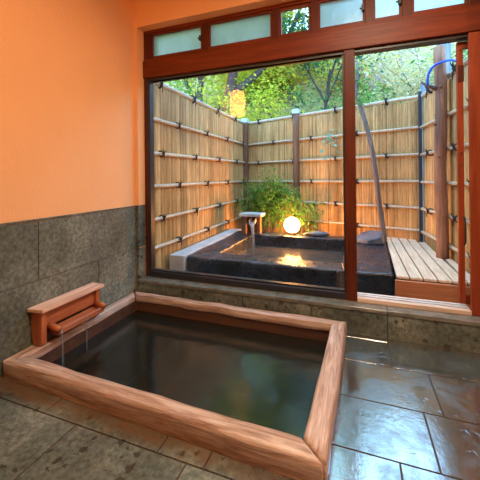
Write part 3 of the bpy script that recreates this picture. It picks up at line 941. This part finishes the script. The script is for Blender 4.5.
def grow(bm, p, d, length, r, depth, rnd, tips, spread=0.6, sides=6):
    pts = [p]; q = p; dd = d.normalized()
    for k in range(4):
        dd = (dd + Vector((rnd.uniform(-1, 1), rnd.uniform(-1, 1), rnd.uniform(-.5, 1))) * .16).normalized()
        q = q + dd * length / 4; pts.append(q)
    add_tube(bm, pts, [r * (1 - .13 * k) for k in range(5)], sides, True)
    tips.append((q, depth))
    if depth > 0:
        for k in range(rnd.choice((2, 3))):
            nd = (dd + Vector((rnd.uniform(-1, 1), rnd.uniform(-1, 1), rnd.uniform(-.3, .6))) * spread).normalized()
            st = pts[rnd.choice((2, 3, 4))]
            grow(bm, st, nd, length * rnd.uniform(.6, .8), r * .55, depth - 1, rnd, tips, spread, max(4, sides - 1))

def tree(label, x, y, z0, h, mat, seed, leaves=2600, size=.13, crown=1.0, trunk_r=.10, lean=(0, 0), bark=None, group='trees beyond the fence', depth=3, name='garden_tree', low=.35, cat='tree', clump=.5):
    rnd = random.Random(seed)
    t = thing(name, label, cat, (x, y, z0), group)
    bm = bmesh.new(); tips = []
    grow(bm, Vector((x, y, z0)), Vector((lean[0], lean[1], 1)), h * .5, trunk_r, depth, rnd, tips, .85, 8)
    tips2 = [p for p, dp in tips if dp <= depth - 1]
    obj('trunk', bm, bark or M['bark'], t, True)
    if leaves:
        bm = bmesh.new()
        blobs = [(p, rnd.uniform(.35, .75) * crown) for p in tips2]
        for k in range(int(10 * crown)):
            blobs.append((Vector((x + lean[0] * h * .5 + rnd.gauss(0, .6) * crown, y + rnd.gauss(0, .5) * crown, z0 + h * rnd.uniform(low, 1.0))), rnd.uniform(.4, .8) * crown))
        for k in range(leaves):
            c, rr = rnd.choice(blobs)
            v = Vector((rnd.gauss(0, 1), rnd.gauss(0, 1), rnd.gauss(0, .8))) * rr * clump
            leaf(bm, c + v, size * rnd.uniform(.6, 1.3), rnd, .6)
        obj('foliage', bm, mat, t)
    return t

# hillside behind the garden
bm = bmesh.new()
nx, ny = 60, 40
gv = []
for i in range(nx + 1):
    row = []
    for j in range(ny + 1):
        x = -26 + 46 * i / nx; s = j / ny; y = 6.9 + 15 * s
        z = -0.1 + 11.0 * s ** 1.15 + .5 * noise.noise(Vector((x * .5, y * .5, 0))) * min(1, s * 5)
        z *= 1.0 if x / y < -.1 else .88
        row.append(bm.verts.new((x, y, z)))
    gv.append(row)
for i in range(nx):
    for j in range(ny): bm.faces.new((gv[i][j], gv[i + 1][j], gv[i + 1][j + 1], gv[i][j + 1]))
tag(obj('hillside', bm, M['hill'], None, True), 'wooded hillside rising beyond the bamboo fence', 'hill', kind='structure')

def hz(y): return max(0, -0.1 + 11.0 * max(0, (y - 6.9) / 15) ** 1.15) - .2
T = [
    ('leafy yellow-green tree left, with dark curved trunk above the left fence', -4.55, 8.4, 5.6, 'leaf_yg', 21, 3600, .13, 1.25, .12, (.18, 0)),
    ('yellow-green tree with thick dark trunk above the far left fence corner', -3.95, 9.3, 6.0, 'leaf_yg', 22, 3800, .13, 1.3, .19, (-.05, 0)),
    ('tall yellow-green tree behind the glowing sconce reflection', -3.1, 9.9, 6.4, 'leaf_yg', 23, 3800, .13, 1.3, .12, (0, 0)),
    ('golden autumn tree above the middle of the back fence', -2.2, 9.4, 5.8, 'leaf_or', 24, 3400, .13, 1.2, .10, (0, 0)),
    ('olive green tree tall enough to fill the clear transom pane', -1.55, 10.6, 7.0, 'leaf_yg', 25, 4000, .14, 1.35, .12, (0, 0)),
    ('yellow-leaved tree just right of the dark green one', -0.05, 9.6, 6.0, 'leaf_or', 27, 3000, .12, 1.15, .09, (0, 0)),
    ('pale faded tree above the doorway opening, left half', 0.75, 9.2, 5.4, 'leaf_pale', 28, 2600, .09, 1.15, .07, (0, 0)),
    ('greenish tree behind the log post', 2.35, 8.8, 5.4, 'leaf_gr', 30, 2400, .10, 1.1, .09, (0, 0)),
    ('tall dense yellow-green tree just left of the golden one', -2.9, 8.8, 6.2, 'leaf_yg', 35, 3800, .14, 1.3, .10, (0, 0)),
    ('yellow-green tree furthest left on the hillside', -6.4, 9.2, 5.4, 'leaf_yg', 31, 2600, .14, 1.3, .12, (0, 0)),
    ('faded tree high on the slope above the right fence', 1.4, 11.2, 6.2, 'leaf_pale', 32, 3000, .11, 1.4, .09, (0, 0)),
    ('faded olive tree on the slope right of the log post', 3.6, 9.9, 5.6, 'leaf_pale', 33, 2200, .12, 1.3, .09, (0, 0)),
]
for (lab, x, y, top, mt, sd, n, sz, cr, tr, ln) in T:
    tall = x / y < -.36; med = not tall and x / y < -.1
    K = 1.2 if tall else 1.62; x *= K; y *= K
    top = top * 1.75 if tall else 1.15 + (top - 1.15) * K * .58
    if med: top = 1.15 + .37 * y
    if tall: n = int(n * 2.3)
    z0 = hz(y)
    tree(lab, x, y, z0, top - z0, M[mt], sd, n, sz * 1.35, cr * 1.55, tr * 1.5, ln, None if mt != 'leaf_pale' else M['palebark'])
tree('dense dark blue-green tree just left of the window mullion', -1.05, 11.6, hz(11.6), 4.6, M['leaf_dk'], 26, 5200, .13, 1.15, .08, low=.1)
for (lab, x, y, sd, h) in (('bare pale-branched tree above the corner of back and right fences', 1.75, 10.6, 41, 5.6),
                           ('bare pale-branched sapling above the doorway, by the leaning branch', 0.60, 11.5, 42, 5.6)):
    tree(lab, x, y, hz(y), h - hz(y), M['leaf_pale'], sd, 700, .08, 1.0, .06, bark=M['palebark'], depth=5, name='bare_tree')
bushes = [(-5.2, 7.4, 'leaf_gr', 'green bush behind the near part of the left fence'), (-3.4, 7.5, 'leaf_yg', 'yellow-green bush behind the far left corner'),
          (-2.0, 7.6, 'leaf_yg', 'yellow-green bush behind the fence above the garden shrub'), (-0.2, 7.4, 'leaf_gr', 'green bush behind the fence at the window mullion'),
          (0.7, 7.3, 'leaf_pale', 'tangled faded bush above the back fence in the doorway'), (1.5, 7.2, 'leaf_pale', 'tangled faded bush beside the right fence corner'),
          (2.3, 6.9, 'leaf_gr', 'green bush behind the right fence')]
for i, (x, y, mt, lab) in enumerate(bushes):
    tree(lab, x, y, hz(y), 3.0, M[mt], 60 + i, 2400, .09, .85, .04, name='bush', group='bushes beyond the fence', low=.2, cat='bush')

# garden shrub by the back fence
def shrub(label, x, y, z0, w, d_, h, mat, seed, n, size, name='garden_shrub', stems=9, cat='shrub'):
    rnd = random.Random(seed)
    t = thing(name, label, cat, (x, y, z0))
    bs = bmesh.new(); bl = bmesh.new()
    for k in range(stems):
        a = rnd.uniform(0, 2 * PI); rr = rnd.uniform(.1, 1)
        tip = Vector((x + math.cos(a) * w * rr, y + math.sin(a) * d_ * rr, z0 + h * rnd.uniform(.6, 1.0) * (1 - .35 * rr)))
        base = Vector((x + rnd.uniform(-.06, .06), y + rnd.uniform(-.05, .05), z0))
        pts = []
        for q in range(6):
            s = q / 5
            p = base.lerp(tip, s); p.z += math.sin(s * PI) * .12 * h
            pts.append(p)
        add_tube(bs, pts, [.009 * (1 - .13 * q) for q in range(6)], 5)
        for q in range(n // stems):
            s = rnd.uniform(.3, 1.02)
            i = min(4, int(s * 5)); p = pts[i].lerp(pts[i + 1], min(1.0, s * 5 - i))
            p = p + Vector((rnd.gauss(0, .09), rnd.gauss(0, .07), rnd.gauss(0, .08)))
            leaf(bl, p, size * rnd.uniform(.7, 1.3), rnd, .32, .15)
    obj('stems', bs, M['bark'], t, True); obj('foliage', bl, mat, t)
    return t
shrub('feathery green shrub between the outdoor spout and back fence', -1.42, 5.16, 0, .62, .22, 1.50, M['leaf_gr'], 71, 5200, .07, stems=30)
shrub('small arching green plant right of the globe lamp', -0.80, 5.12, 0, .38, .10, .98, M['leaf_gr'], 72, 700, .07, name='arching_plant', stems=9, cat='plant')
rnd = random.Random(9)
t = thing('slender_seedling', 'slender seedling with broad teal leaves high against back fence', 'plant', (-0.42, 5.16, 0))
bm = bmesh.new(); add_tube(bm, [(-.42, 5.16, 0), (-.40, 5.14, .8), (-.36, 5.08, 1.45), (-.345, 5.05, 1.78)], [.007, .006, .005, .004], 6)
obj('stem', bm, M['branch'], t, True)
bm = bmesh.new()
for k in range(26):
    leaf(bm, Vector((-.345 + rnd.gauss(0, .06), 5.03 + rnd.gauss(0, .03), 1.68 + rnd.gauss(0, .09))), .10, rnd, .6)
obj('leaves', bm, M['leaf_teal'], t)
# leaning branch with a forked top
t = thing('leaning_branch', 'crooked grey branch leaning beside the doorway mullion', 'branch', (.39, 4.80, .0))
bm = bmesh.new()
add_tube(bm, [(.395, 4.80, 0), (.365, 4.80, .35), (.335, 4.79, .60), (.305, 4.78, .82), (.275, 4.75, 1.15), (.235, 4.74, 1.45), (.20, 4.73, 1.66), (.13, 4.72, 1.95), (.055, 4.72, 2.22), (.035, 4.72, 2.40), (.05, 4.72, 2.62), (.04, 4.72, 2.8)],
         [.042, .039, .037, .036, .034, .035, .031, .032, .031, .028, .022, .012], 10)
add_tube(bm, [(.045, 4.72, 2.52), (.09, 4.71, 2.60), (.13, 4.70, 2.66)], [.016, .014, .006], 7)
obj('bough', bm, M['branch'], t, True)
bm = bmesh.new()
for k in range(110):
    leaf(bm, Vector((.10 + rnd.gauss(0, .07), 4.70 + rnd.gauss(0, .05), 2.38 + rnd.gauss(0, .17))), .07, rnd, .5)
obj('leaves', bm, M['leaf_gr'], t)
